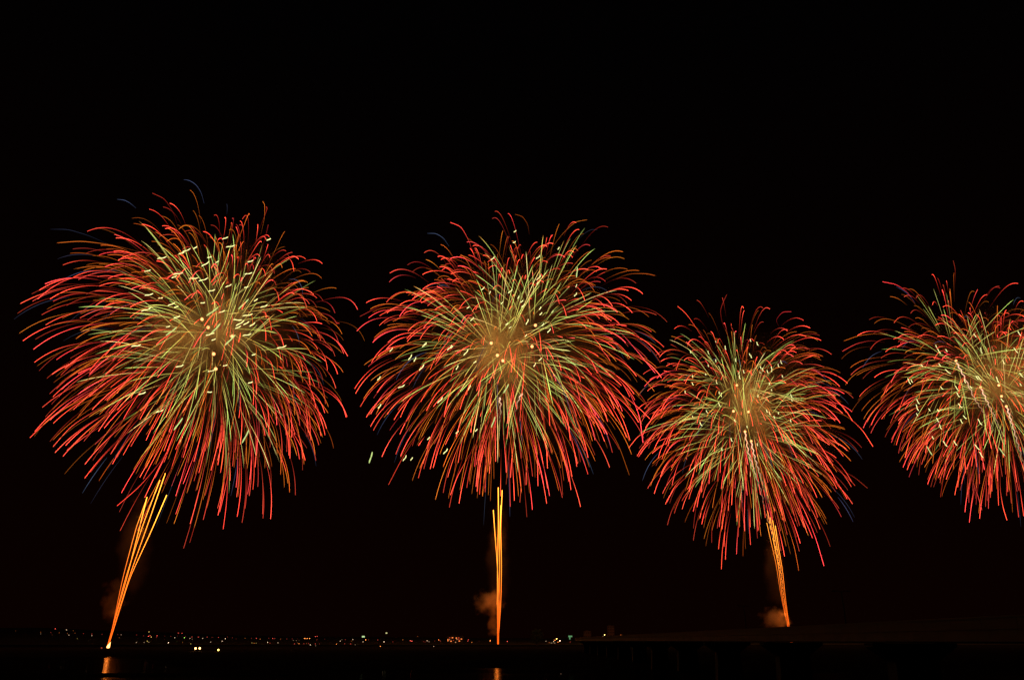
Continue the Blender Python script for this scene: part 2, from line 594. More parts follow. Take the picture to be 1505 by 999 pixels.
# ------------------------------------------------------------------ town lights, each a lamp on its own post
# (px, py, colour, brightness 0..1, width)
L = [
 (81.3,923.5,'red',.55,1.2),(74.7,928.8,'red',.2,1),(59.8,928.4,'orange',.2,1),(59.8,930.8,'white',.25,1),(22.9,926.4,'orange',.12,1),
 (97.7,925,'white',.5,1.2),(107.6,926.2,'orange',.25,1),(99,930.2,'orange',.2,1),(101.3,932.8,'white',.45,1),(110.2,929.8,'orange',.2,1),
 (87.1,929.2,'orange',.2,1),(76.7,932.2,'orange',.14,1),(113.6,937.8,'yellow',.22,1),(122.6,930.4,'red',.25,1),(135,930.8,'red',.3,1),
 (135.1,933.4,'white',.4,1),(149.9,931.4,'red',.2,1.1),(178,932.2,'white',.3,1),(175.4,936.4,'orange',.2,1),(173,931.8,'red',.15,1),(149.5,951.4,'red',.45,1.4),
 (200.7,932.4,'red',.25,1),(211,933.6,'red',.15,1.2),(219,928,'yellow',.6,1.1),(218,934.3,'red',.85,1.2),(220.7,933.3,'red',.6,1),
 (222.3,935.6,'yellow',.6,1),(216.4,941.5,'yellow',.5,1),(211.9,943.3,'white',.3,1),(218.8,943.3,'white',.32,1.1),(200.5,943.4,'white',.35,1),
 (230.8,933.6,'red',.65,1.1),(230,936.1,'red',.22,1),(242.2,934.1,'red',.12,1.1),(251,934.3,'red',.22,1),(256.7,936.4,'white',.5,1),(247.5,943.8,'white',.95,1),
 (262.1,929.6,'red',.35,1.6),(267.7,929.9,'red',.35,1.6),(260.9,934.1,'red',.14,1),(271,936.4,'green',.7,1.1),(272.5,934.5,'red',.25,1),
 (279.1,937.5,'white',.4,1.2),(282.1,935.3,'red',.35,1.1),(282.5,938.5,'white',.22,1),(291.6,935.5,'red',.5,1),(298,937.5,'white',.4,1.2),
 (268.4,943.4,'orange',.2,1),(280.3,945.3,'yellow',.35,1),
 (304.5,935.5,'red',.45,1),(311.6,936,'red',.2,1),(309.7,942.9,'white',.35,1.1),(321.1,936.1,'red',.4,1),(326.5,941.6,'white',.55,1),(331.3,937.9,'white',.55,1.1),
 (334.3,935.3,'red',.15,1),(341.6,936.5,'red',.15,1),(347,938.1,'red',.12,1),(360.2,937.3,'orange',.25,1.2),(369.6,937.1,'red',.25,1),(376.7,937.3,'red',.35,1.6),
 (382.4,938.6,'orange',.35,1),(370.2,944.1,'yellow',.3,1),(373.4,944.5,'orange',.35,1),(376.4,944.5,'yellow',.3,1),(394.9,937.3,'red',.15,1),(400.7,937.5,'red',.65,1),
 (403.9,937.7,'red',.3,1),(393.3,943.2,'white',.55,1.2),(396.9,944.5,'red',.3,1),(408.5,943.9,'white',.45,1),(412.4,938.5,'orange',.22,1.2),
 (421.6,938.3,'red',.15,1),(429.7,938.1,'red',.25,1),(437.5,938.1,'red',.14,1),(431.2,940.5,'white',.16,1),(435.5,940.5,'white',.16,1),(439.7,940.5,'white',.14,1),
 (447.3,937.6,'orange',.95,1),(449.5,937.6,'orange',.8,1),(451.7,937.6,'orange',.8,1),(455.2,937.6,'orange',.95,1),
 (463.5,934.7,'red',.65,1),(466.2,934.5,'red',.4,1.6),(432.8,945.5,'red',.4,1.1),(437.5,944.1,'orange',.25,1),(439.5,945.1,'orange',.6,1),
 (446.6,945.3,'red',.3,1.1),(450.5,945.1,'orange',.25,1),(453.5,945.1,'red',.3,1),(456.1,946.9,'white',.6,1.1),(463.5,945.5,'red',.35,1),(463.9,948.3,'white',.25,1),
 (469.6,945.5,'red',.18,1),(465.9,939.3,'red',.2,1),(477,938.5,'red',.14,1.2),(494.6,945.9,'orange',.75,1),(500,941.6,'white',.6,1.1),(502.5,939.3,'white',.25,1),
 (507.5,939.3,'red',.2,1.5),(506.5,945.3,'red',.3,1),(518.5,939.2,'white',.5,1),(515.3,945.5,'red',.3,1.7),(522,946.7,'white',.15,1),(537.4,939.6,'orange',.95,1.4),
 (533.5,942.5,'white',.5,1),(516.5,941.6,'orange',.2,1),(541.6,939.7,'red',.2,1),(555.1,939.7,'red',.3,1.1),(564.4,942.5,'white',.75,1),
 (559.1,949.1,'orange',.7,1.3),(577.4,942.5,'red',.15,1),(592,939.5,'orange',.3,1.3),(603,940.8,'red',.8,1.2),(605.3,941.5,'red',.85,1.3),(613.6,934.7,'orange',.22,1),
 (627.8,940.9,'white',.6,1),(630.6,942.5,'white',.3,1),(624.9,942.9,'red',.25,1),(622.5,942.1,'red',.2,1),(644.8,939.7,'orange',.8,1),(647.2,941.3,'red',.3,1),
 (637.5,949.3,'white',.35,1),(638.9,941.2,'red',.18,1),(688.4,939.5,'red',.5,1),(687.4,941.5,'red',.45,1.4),(693.4,943.3,'orange',.5,1),(704.2,941.6,'red',.14,1),
 (720.4,941.1,'orange',1.3,1.2),(745.7,942,'red',.75,1.1),
 (802.4,941.6,'white',.4,1),(807.4,943.5,'orange',.35,1),(810.6,944.3,'white',.4,1),(815.4,944.3,'white',.35,1),(813.6,941.9,'white',.8,1),(815.7,940,'orange',1.1,1.2),
 (818.2,938.1,'yellow',1.5,1.4),(822.9,941,'white',1.5,1.4),(820.1,942.9,'orange',.8,1),(838,942.7,'red',.3,1),
 (888.6,932.3,'yellow',1.3,1.4),(886.7,934.2,'white',.55,1),(889.4,934.3,'blue',.6,1),(905.3,934.5,'white',.4,1),(914.4,933.5,'white',.9,1),(912.3,932.5,'orange',.4,1.2),
]
COL = {'red': (1, .10, .07), 'orange': (1, .26, .05), 'white': (1, .64, .38), 'yellow': (1, .72, .16), 'green': (.45, 1, .12), 'blue': (.12, .25, 1)}
ORD = 'first second third fourth fifth sixth seventh eighth ninth tenth eleventh twelfth thirteenth fourteenth fifteenth sixteenth seventeenth eighteenth nineteenth twentieth'.split()
ZONES = [(0, 156, 'before the left launch streaks'), (156, 290, 'between the left streaks and the floodlights'), (290, 444, 'between the floodlights and the orange row'),
         (444, 458, 'along the far shore row'), (458, 534, 'between the orange row and the green sign'), (534, 657, 'between the green sign and the lit building'),
         (657, 733, 'between the lit building and the middle streaks'), (733, 790, 'just past the middle streaks'), (790, 850, 'between the round tree and the T sign'), (850, 960, 'near the tower block above the bridge')]
post_mat = dark_steel
lamp_mats, lamp_mesh = {}, {}


def lamp_variant(col, br, wide):
    q = max(1, round(br * 10))
    key = (col, q, wide)
    if key in lamp_mesh: return lamp_mesh[key]
    if (col, q) not in lamp_mats:
        lamp_mats[(col, q)] = emit_mat('lamp_glow_' + col, COL[col], 7.0 * (q / 10) ** 1.7)
    mb = MB()
    mb.blob((0, 0, 0), (.42 * wide, .42, .42 * (.9 + .1 * wide)), 8, 6, 0)
    mb.box((-.09, -.09, -4.6), (.09, .09, -.44), 1)
    mb.box((-.3, -.3, -5.0), (.3, .3, -4.602), 1)
    mb.box((-.3 * wide, -.3, .44), (.3 * wide, .3, .56), 1)
    me = mb.mesh('shore_lamp')
    me.materials.append(lamp_mats[(col, q)]); me.materials.append(post_mat)
    lamp_mesh[key] = me
    return me


def place_depth(px, py, post=5.0):
    """Depth at which a lamp on a post, seen at (px, py), stands on the ground."""
    best, bd = None, 1e9
    Y = 640.0
    while Y <= RIDGE_Y:
        d = abs(at(px, py, Y).z - post - ground_z(px, Y))
        if d < bd: best, bd = Y, d
        Y += 10
    return best


from collections import defaultdict
count = defaultdict(int)
for (px, py, col, br, wide) in sorted(L):
    zone = next((z[2] for z in ZONES if z[0] <= px < z[1]), 'on the far shore')
    Y = place_depth(px, py)
    p = at(px, py, Y)
    gz = ground_z(px, Y)
    o = bpy.data.objects.new('shore_lamp', lamp_variant(col, br, wide))
    C.objects.link(o)
    o.location = p
    s = Y / 1500.0
    hgt = max(2.0, p.z - gz)
    o.scale = (s, s, hgt / 5.0 if hgt > 6.5 else s)
    strength = 'faint' if br < .3 else ('bright' if br >= .7 else 'small')
    k = (zone, col, strength); count[k] += 1
    o['_k'] = k[0] + '|' + k[1] + '|' + k[2] + '|' + str(count[k])
for o in [o for o in C.objects if o.name.startswith('shore_lamp')]:
    zone, col, strength, i = o['_k'].split('|')
    i = int(i)
    total = count[(zone, col, strength)]
    order = '' if total == 1 else ('leftmost ' if i == 1 else ('rightmost ' if i == total else ORD[i - 1] + ' '))
    if total == 1:
        lab = f'the one {strength} {col} lamp {zone}'
    else:
        lab = f'{order}{strength} {col} lamp {zone}' if i in (1, total) else f'{order}{strength} {col} lamp from the left, {zone}'
    del o['_k']
    tag(o, lab, 'lamp', f'{col} lamps of the town across the river')

# lit signs
sign_green = emit_mat('sign_face_green', (.62, .85, .38), .95)
sign_teal = emit_mat('sign_face_teal', (.16, .42, .17), .62)
sign_lime = emit_mat('sign_face_lime', (.85, .80, .35), .8)


def sign(name, px, py, wpx, hpx, Y, mat, label, shape='flat'):
    p = at(px, py, Y); k = (at(px + 1, py, Y) - p).length
    gz = ground_z(px, Y) - .3
    root = empty(name, (p.x, Y, gz)); tag(root, label, 'sign')
    h = p.z - gz; w, hh = wpx * k, hpx * k
    mb = MB()
    if shape == 'flat':
        mb.box((-w / 2, -.2, h - hh / 2), (w / 2, .2, h + hh / 2))
    else:                                             # an arm over a short stem
        mb.box((-w / 2, -.2, h + hh * .1), (w / 2, .2, h + hh / 2))
        mb.box((-w * .28, -.2, h - hh / 2), (w * .02, .2, h + hh * .1 - .003))
    mb.build('sign_face', mat, root)
    mb = MB()
    for sx in ((-w * .3, w * .3) if shape == 'flat' else (-w * .13,)):
        mb.box((sx - .15, -.15, 0), (sx + .15, .15, h - hh / 2 - .003))
    mb.build('post', dark_steel, root)


sign('lit_sign', 534, 934.9, 4.0, 2.1, 1700, sign_green, 'flat pale green lit sign, the widest sign on the far shore')
sign('lit_sign', 568, 929.6, 2.4, 1.6, 1700, sign_lime, 'small yellowish lit sign standing highest above the far shore')
sign('lit_sign', 838.2, 936.2, 5.8, 5.4, 1250, sign_teal, 'green T shaped lit sign beside the far end of the bridge', 'tee')

# floodlights on the near bank
flood = emit_mat('floodlight_glass', (1, .46, .12), 11)
flood_y = emit_mat('floodlight_glass_yellow', (1, .72, .10), 9)
for px, py, m, lab in ((287.4, 952.2, flood, 'left one of the twin bright warm floodlights on the dark bank'),
                       (293.6, 951.9, flood, 'right one of the twin bright warm floodlights on the dark bank'),
                       (320.9, 954.4, flood_y, 'single smaller yellow floodlight right of the bright twin pair')):
    Y = 440.0
    p = at(px, py, Y)
    r = empty('floodlight', (p.x, Y, .8)); tag(r, lab, 'floodlight', 'floodlights on the dark river bank')
    h = p.z - .8
    rad = .43 if m is flood else .36
    mb = MB(); mb.tube([(0, .3, -.4), (0, .3, h + .2)], [.06, .05], 6); mb.build('stand', dark_steel, r)
    mb = MB(); mb.box((-rad - .1, .04, h - rad - .1), (rad + .1, .26, h + rad + .1)); mb.build('housing', dark_steel, r)
    mb = MB(); mb.blob((0, 0, h), (rad, .15, rad), 12, 8); mb.build('lens', m, r, True)
    lamp('floodlight_lamp', (p.x, Y - 1.2, p.z), 500, (1, .55, .2), .4, r)

# ------------------------------------------------------------------ fireworks
R_SHELL = 124.0
G = 8.6
CDRAG = 0.0265
LIFE = 3.6
V0 = (math.exp(CDRAG * R_SHELL) - 1) / (CDRAG * LIFE)


def fly(d, v0, wind, life, dt=.03):
    p = np.zeros(3); v = np.array(d) * v0; w = np.array(wind, float)
    P, S, T = [p.copy()], [np.linalg.norm(v)], [0.0]
    t = 0.0
    while t < life:
        h = dt * (0.25 if t < .3 else 1.0)
        rel = v - w
        sp_ = np.linalg.norm(rel)
        v = v + h * (-CDRAG * sp_ * rel + np.array([0, 0, -G]))
        p = p + h * v
        t += h
        P.append(p.copy()); S.append(np.linalg.norm(v)); T.append(t)
    return np.array(P), np.array(S), np.array(T)


def sphere_dir():
    z = rnd.uniform(-1, 1); q = rnd.uniform(0, 2 * math.pi); r = math.sqrt(1 - z * z)
    return np.array([r * math.cos(q), r * math.sin(q), z])


def jitter(c, k):
    return tuple(max(0, x * (1 + rnd.uniform(-k, k))) for x in c)


def trail_points(kind, wind):
    """Points, radii and emitted colour of one star's glowing trail, relative to its shell."""
    life = LIFE * rnd.uniform(.80, 1.04)
    vv = V0 * (1 + rnd.gauss(0, .17))
    if rnd.random() < .03: life *= 1.18
    if kind == 'blue':
        life = LIFE * rnd.uniform(.85, 1.12); vv = V0 * rnd.uniform(.95, 1.18)
    P, S, T = fly(sphere_dir(), vv, wind, life)
    if kind == 'red':
        t0 = rnd.uniform(.12, .45) * life; t1 = life
        if rnd.random() < .25: t1 *= rnd.uniform(.5, .92)
    elif kind == 'orange':
        t0 = rnd.uniform(.08, .40) * life; t1 = life * rnd.uniform(.7, 1)
    elif kind == 'green':
        t0 = rnd.uniform(.018, .12) * life; t1 = life * rnd.uniform(.20, .56)
    else:
        t0 = rnd.uniform(.35, .6) * life; t1 = life
    n = 22 if kind != 'green' else 14
    if kind in ('red', 'orange'):
        tt = t0 + (t1 - t0) * np.linspace(0, 1, n)
    else:
        tt = t0 + (t1 - t0) * np.linspace(0, 1, n) ** 1.5
    Q = np.stack([np.interp(tt, T, P[:, k]) for k in range(3)], 1)
    s = (tt - t0) / (t1 - t0)
    if kind == 'red':
        c = jitter((1.0, .066, .034), .16) if rnd.random() < .84 else jitter((1.0, .055, .052), .2)
        peak = rnd.choice((4.2, 3.5, 2.7, 1.8, 1.0, .55))
        I = .05 + .95 * np.clip((s - .02) / .72, 0, 1) ** 1.5
        r = .17 * (.42 + .55 * I) * (.75 + .25 * min(1, peak))
        hot = np.clip((s - .6) / .4, 0, 1) * .10
        col = np.outer(I * peak, c) + np.outer(I * hot, (0, .12, .05))
    elif kind == 'orange':
        c = jitter((.95, .19, .018), .18)
        peak = rnd.choice((1.9, 1.3, .8, .5))
        I = .10 + .90 * np.clip((s - .03) / .6, 0, 1)
        I[-1] *= .6
        r = rnd.choice((.15, .12, .10)) * (.5 + .5 * I)
        col = np.outer(I * peak, c)
    elif kind == 'green':
        c = jitter((.52, .66, .14), .14) if rnd.random() < .82 else jitter((.85, .72, .22), .12)
        peak = rnd.choice((3.0, 2.1, 1.3, .8))
        I = np.clip(s / .12, 0, 1) * (.55 + .45 * s) * np.clip((1 - s) / .16, .12, 1)
        r = .145 * (.5 + .5 * I)
        gold = np.array(jitter((.85, .52, .10), .1))                 # burns gold first, green later, some end orange
        mix = np.clip(1 - s / .5, 0, 1)[:, None] * .8
        cc = np.array(c)[None] * (1 - mix) + gold[None] * mix
        if rnd.random() < .35:
            m2 = np.clip((s - .55) / .45, 0, 1)[:, None]
            cc = cc * (1 - m2) + np.array([[.75, .22, .03]]) * m2
        col = cc * (I * peak)[:, None]
    else:
        c = jitter((.12, .15, .29), .15)
        peak = rnd.choice((.75, .5, .35, .22))
        I = np.sin(math.pi * np.clip(s * .82 + .08, 0, 1)) ** .8
        r = .16 * (.5 + .5 * I)
        col = np.outer(I * peak, c)
    return Q, r, np.maximum(col, 0)


def visible_size(P, r):
    q = project(P)
    seg_ = np.linalg.norm(np.diff(q, axis=0), axis=1)
    m = (q[:-1] + q[1:]) / 2
    inside = (m[:, 0] > 0) & (m[:, 0] < W0) & (m[:, 1] > 0) & (m[:, 1] < H0)
    return float((seg_ * inside * (r[:-1] if np.ndim(r) else r)).sum())


def spark_mesh(length, wid, wob):
    """A strobe star: a short crooked flash with two bright beads."""
    mb = MB()
    m = 9
    pts, rad = [], []
    for i in range(m):
        s = i / (m - 1)
        pts.append((length * (s - .5), 0, wob * math.sin(s * 6.6 + .5)))
        rad.append(wid * (.72 + .28 * abs(math.sin(s * 2 * math.pi))) * (.6 if i in (0, m - 1) else 1))
    mb.tube(pts, rad, 6)
    return mb.mesh('strobe_spark', True)


spark_mat = emit_mat('strobe_flash', (.95, .91, .36), 1.4)
spark_mat_dim = emit_mat('strobe_flash_green', (.72, .90, .30), .9)
core_mat, t = new_mat('burst_flash')
o = t.nodes.new('ShaderNodeOutputMaterial'); em = t.nodes.new('ShaderNodeEmission')
lw = t.nodes.new('ShaderNodeLayerWeight'); lw.inputs['Blend'].default_value = .35
rp = t.nodes.new('ShaderNodeValToRGB')
rp.color_ramp.elements[0].color = (2.6, 1.25, .42, 1); rp.color_ramp.elements[1].color = (.75, .16, .03, 1)
rp.color_ramp.elements[1].position = .7
t.links.new(lw.outputs['Facing'], rp.inputs['Fac'])
t.links.new(rp.outputs['Color'], em.inputs['Color'])
t.links.new(em.outputs[0], o.inputs['Surface'])
core_mat.cycles.emission_sampling = 'NONE'


def burst(label, cores, Y, wind, n_red, n_orange, n_green, n_blue, sparks, spark_ang, spark_len, extra=(), tails=(), centre=None, light=60000., vscale=1.0):
    cen = at(*(centre or (sum(c[0] for c in cores) / len(cores), sum(c[1] for c in cores) / len(cores))), Y)
    root = empty('firework_burst', cen)
    tag(root, label, 'firework', 'firework bursts over the river')
    k = (at(cores[0][0] + 1, cores[0][1], Y) - at(cores[0][0], cores[0][1], Y)).length
    cw = [at(px, py, Y + rnd.uniform(-14, 14)) for px, py in cores]
    for name, kind, count_ in (('red_trail', 'red', n_red), ('orange_trail', 'orange', n_orange), ('green_trail', 'green', n_green), ('blue_trail', 'blue', n_blue)):
        items = []
        for i in range(count_):
            c = np.array(cw[i % len(cw)])
            Q, r, col = trail_points(kind, wind)
            Q = Q * vscale
            items.append((visible_size(Q + c, r), Q + c - np.array(cen), r, col))
        for kd, pts in extra:
            if kd != kind: continue
            pts = np.array(pts, float)
            # smooth curve through the given points
            tt = np.linspace(0, len(pts) - 1, 20)
            xs = np.interp(tt, range(len(pts)), pts[:, 0]); ys = np.interp(tt, range(len(pts)), pts[:, 1])
            for _ in range(4):
                xs[1:-1] = (xs[:-2] + 2 * xs[1:-1] + xs[2:]) / 4; ys[1:-1] = (ys[:-2] + 2 * ys[1:-1] + ys[2:]) / 4
            dy = rnd.uniform(-40, 40)
            W = np.array([tuple(at(x, y, Y + dy)) for x, y in zip(xs, ys)])
            _, r, col = trail_points(kind, wind)
            m = len(xs)
            r = np.interp(np.linspace(0, 1, m), np.linspace(0, 1, len(r)), r)
            col = np.stack([np.interp(np.linspace(0, 1, m), np.linspace(0, 1, len(col)), col[:, j]) for j in range(3)], 1)
            items.append((1e9, W - np.array(cen), r, col))
        items.sort(key=lambda a: -a[0])
        for s, Q, r, col in items[:100]:
            mb = MB(); mb.tube(Q, r, 4, cols=col); mb.build(name, star_mat, root, True)
        rest = items[100:]
        if rest:
            mb = MB()
            for s, Q, r, col in rest: mb.tube(Q, r, 4, cols=col)
            o = mb.build(name, star_mat, root, True)
            o['kind'] = 'stuff'
    # strobe sparks
    meshes = [spark_mesh(spark_len * k * f * .85, .38, .26 * f) for f in (.55, .8, 1.0, 1.2)]
    for me in meshes: me.materials.append(spark_mat)
    dim = spark_mesh(spark_len * k * 1.5, .5, .15); dim.materials.append(spark_mat_dim)
    for sp_ in sparks:
        me = rnd.choice(meshes) if len(sp_) < 3 else dim
        o = bpy.data.objects.new('strobe_spark', me); C.objects.link(o); o.parent = root
        ang = spark_ang + rnd.gauss(0, 9) if len(sp_) < 3 else sp_[2]
        o.location = at(sp_[0], sp_[1], Y - rnd.uniform(20, 90)) - cen
        o.rotation_euler = (0, -math.radians(ang), rnd.uniform(-.4, .4))
    for c in cw:
        mb = MB(); mb.blob(c - cen, 1.5, 12, 8); mb.build('burst_core', core_mat, root, True)
    for pts, kind in tails:
        pts = np.array(pts, float)
        m = 200
        tt = np.linspace(0, len(pts) - 1, m)
        xs = np.interp(tt, range(len(pts)), pts[:, 0]); ys = np.interp(tt, range(len(pts)), pts[:, 1])
        W = []
        plen = float(np.linalg.norm(np.diff(pts, axis=0), axis=1).sum())
        s = np.linspace(0, 1, m)
        for i in range(m):
            q = at(xs[i], ys[i], Y - 25)
            ph = s[i] * plen / 11.0 * 2 * math.pi
            W.append((q.x + .6 * math.sin(ph), q.y + .6 * math.cos(ph), q.z))
        W = np.array(W)
        I = (1 - s) ** 1.3
        c = (1.7, .92, .55) if kind == 'pale' else (.5, .18, .06)
        r = (.5 + .5 * I) * (.62 if kind == 'pale' else .5)
        mb = MB(); mb.tube(W - np.array(cen), r, 5, cols=np.outer(.05 + .85 * I, c)); mb.build('rising_tail', star_mat, root, True)
    for c in cw[:3]:
        lamp('burst_light', c + Vector((0, 0, .5)), light / 3, (1, .58, .18), 30.0, root, True)
    for dx, dz in ((-62, 10), (58, 6), (0, 62), (-4, -68)):           # the red stars light the haze from all round
        lamp('star_light', cen + Vector((dx, 0, dz)), light * .22, (1, .20, .06), 30.0, root, True)
    return root


sp1 = [(238,379),(267,372),(274,368),(287,364),(308,378),(302,388),(319,385),(339,362),(368,384),(365,402),(217,398),(262,402),(256,407),(285,409),(299,411),(336,420),
       (362,422),(311,427),(219,433),(236,438),(252,447),(259,451),(298,445),(215,455),(260,466),(312,458,45),(326,458),(376,441),(358,447,48),(388,450),(364,463),(349,470),
       (353,475),(362,475),(371,477),(350,481),(247,480),(252,487,40),(306,492),(312,490),(317,483,50),(363,492),(200,508),(314,499),(338,500,52),(331,537),(414,510),(373,521),
       (368,562),(209,578),(308,576),(235,604),(262,623,55),(361,641,66),(310,545),(264,538),(395,352),(331,350)]
burst('large red and green firework burst farthest left, above the leaning launch streaks',
      [(297, 469), (306, 481), (341, 494), (314, 520), (317, 542)], 660, (-4.0, 0, 0), 490, 330, 235, 30, sp1, 20, 13,
      extra=[('blue', [(300, 299), (296, 283), (288, 271), (278, 265), (270, 264)]), ('blue', [(157, 358), (130, 346), (100, 337), (74, 337)]), ('blue', [(200, 306), (192, 299), (183, 294), (172, 293)]),
             ('red', [(150, 416), (110, 419), (75, 427), (48, 437), (30, 446)]), ('red', [(170, 560), (120, 585), (80, 608), (44, 643)]), ('red', [(200, 570), (150, 597), (105, 625), (78, 656)]),
             ('red', [(336, 660), (335, 700), (333, 740), (328, 777)]), ('red', [(378, 660), (385, 690), (387, 725), (386, 755)]), ('red', [(260, 640), (235, 680), (205, 715), (172, 743)]),
             ('orange', [(205, 370), (165, 360), (120, 354), (84, 357)]), ('red', [(265, 345), (255, 312), (242, 292), (224, 284)]), ('red', [(380, 340), (388, 320), (393, 306), (391, 304)]),
             ('orange', [(383, 345), (389, 320), (389, 300), (386, 296)]), ('red', [(440, 480), (480, 490), (500, 505), (511, 523)])],
      tails=[([(303, 492), (297, 505), (292, 530)], 'dim')], light=190000)
sp2 = [(757,340),(756,356),(821,365),(724,380),(791,378),(847,420),(846,433),(792,408),(790,416),(710,424),(720,430),(738,445),(762,437),(750,428),(767,443),(769,449),(688,452),
       (694,469),(745,476),(750,481),(775,473),(773,493),(794,453),(795,461),(812,458),(798,477),(807,486),(575,514),(603,525),(610,528),(624,507),(625,505),(664,510),(685,518),(661,511),
       (557,556),(620,540),(590,568),(672,540),(690,569),(698,532),(794,528),(786,536),(647,588),(558,597),(630,644),(672,635),(655,663),(595,673),(605,674),(700,632),(725,620,72),
       (545,672,75),(744,571,62),(848,400,85)]
burst('round red and green firework burst right above the upright middle launch streaks',
      [(722, 504), (731, 522), (739, 530), (782, 509), (787, 478)], 700, (0, 0, 0), 490, 330, 240, 28, sp2, 52, 10,
      extra=[('orange', [(870, 590), (893, 625), (910, 655), (925, 698)]), ('red', [(640, 600), (612, 640), (590, 675), (571, 712)]), ('red', [(700, 650), (683, 680), (672, 700), (662, 727)]),
             ('red', [(747, 650), (749, 690), (750, 744), (750, 744)]), ('red', [(760, 660), (764, 690), (766, 715), (764, 738)]), ('red', [(805, 640), (818, 670), (825, 700), (827, 727)]),
             ('red', [(600, 440), (570, 445), (548, 455), (529, 465)]), ('red', [(870, 470), (910, 485), (940, 520), (963, 548)]), ('orange', [(800, 380), (825, 345), (845, 326), (863, 323)]),
             ('orange', [(778, 345), (776, 330), (768, 318), (757, 315)]), ('red', [(700, 390), (690, 355), (678, 333), (662, 327)]), ('orange', [(900, 412), (925, 402), (950, 402), (963, 405)]),
             ('blue', [(660, 362), (652, 350), (641, 343), (628, 343)]), ('blue', [(850, 352), (860, 342), (870, 337), (878, 338)]), ('red', [(880, 560), (915, 580), (940, 600), (955, 615)]), ('red', [(900, 545), (925, 575), (940, 610), (945, 650)])],
      tails=[([(734, 584), (736, 596), (735, 618)], 'pale'), ([(767, 578), (762, 588), (757, 608)], 'pale')], light=190000, vscale=.975)
sp3 = [(1052,502),(1015,517),(1066,511),(1103,500),(1113,505),(1102,521),(1104,524),(1041,518),(1052,530),(1041,537),(1018,553),(1037,550),(1018,564),(1053,561),(1007,576),(1081,529),
       (1086,548),(1087,554),(1148,532),(1144,537),(1134,541),(1134,545),(1118,540),(1121,543),(1117,547),(1128,546),(1093,546),(1150,553),(1131,564),(1134,573),(1057,577),(1060,580),(1057,594),
       (1039,605),(1018,612),(1114,582),(1163,582),(1164,588),(1127,604),(1131,607),(1144,607),(1138,613),(1162,618),(1030,623),(1098,627),(1113,653),(1061,660),(1075,646),(1080,618)]
burst('lowest firework burst, with pale twisting tails, above the bridge and launch smoke',
      [(1083, 566), (1078, 604), (1100, 605), (1095, 634), (1104, 648)], 900, (0, 0, 0), 490, 330, 240, 26, sp3, -72, 6,
      extra=[('red', [(1170, 725), (1185, 755), (1199, 790), (1211, 831)]), ('orange', [(1150, 750), (1160, 780), (1168, 805), (1174, 838)]), ('red', [(1075, 500), (1062, 478), (1058, 455), (1068, 433)]),
             ('red', [(1210, 680), (1235, 690), (1255, 700), (1275, 717)]), ('red', [(990, 620), (960, 630), (938, 640), (924, 658)]), ('red', [(1052, 720), (1048, 760), (1046, 780), (1046, 797)]),
             ('red', [(1225, 600), (1250, 615), (1268, 632), (1283, 656)]), ('red', [(1065, 545), (1035, 500), (1010, 462), (996, 450)]), ('red', [(1145, 480), (1140, 470), (1150, 458), (1163, 458)])],
      tails=[([(1095, 636), (1100, 665), (1108, 690), (1118, 720), (1126, 755)], 'pale'), ([(1104, 650), (1110, 675), (1118, 700), (1128, 740)], 'pale'), ([(1083, 570), (1088, 590), (1092, 615)], 'dim'),
             ([(1126, 755), (1140, 800), (1148, 845), (1152, 880)], 'faint')], light=200000, vscale=.955)
sp4 = [(1376,509),(1380,516),(1391,515),(1355,537),(1381,536),(1393,546),(1442,515),(1433,493),(1498,490),(1493,515),(1501,551),(1336,560),(1384,570),(1406,570),(1408,580),(1418,560),(1427,569),
       (1436,555),(1440,556),(1349,590),(1348,599),(1348,609),(1366,602),(1379,603),(1411,596),(1418,613),(1413,619),(1378,617),(1382,627),(1371,643),(1389,652),(1404,651),(1436,657),(1442,668),
       (1473,664,-52),(1366,662,-60),(1440,620),(1466,558),(1473,588),(1500,565),(1475,532),(1340,560),(1520,530),(1545,570),(1560,610)]
burst('red and green firework burst cut off by the right edge of the picture',
      [(1405, 530), (1441, 569), (1479, 597), (1472, 582), (1468, 566)], 900, (-1.5, 0, 0), 490, 330, 240, 26, sp4, -58, 9,
      extra=[('red', [(1402, 430), (1404, 410), (1404, 395), (1401, 383)]), ('red', [(1300, 503), (1280, 500), (1258, 505), (1238, 516)]), ('orange', [(1310, 493), (1285, 490), (1262, 493), (1240, 501)]),
             ('red', [(1425, 690), (1432, 715), (1438, 730), (1443, 749)]), ('red', [(1470, 690), (1470, 720), (1474, 745), (1480, 764)]), ('red', [(1345, 447), (1335, 430), (1318, 418), (1297, 414)]),
             ('blue', [(1345, 445), (1335, 432), (1325, 425), (1317, 421)])],
      tails=[([(1406, 533), (1418, 555), (1432, 585), (1445, 605), (1462, 635)], 'pale'), ([(1442, 571), (1452, 592), (1463, 615), (1476, 645)], 'pale'),
             ([(1480, 599), (1488, 625), (1498, 660), (1512, 710)], 'pale'), ([(1484, 600), (1492, 630), (1500, 665), (1510, 700)], 'dim')], light=200000, vscale=.955)

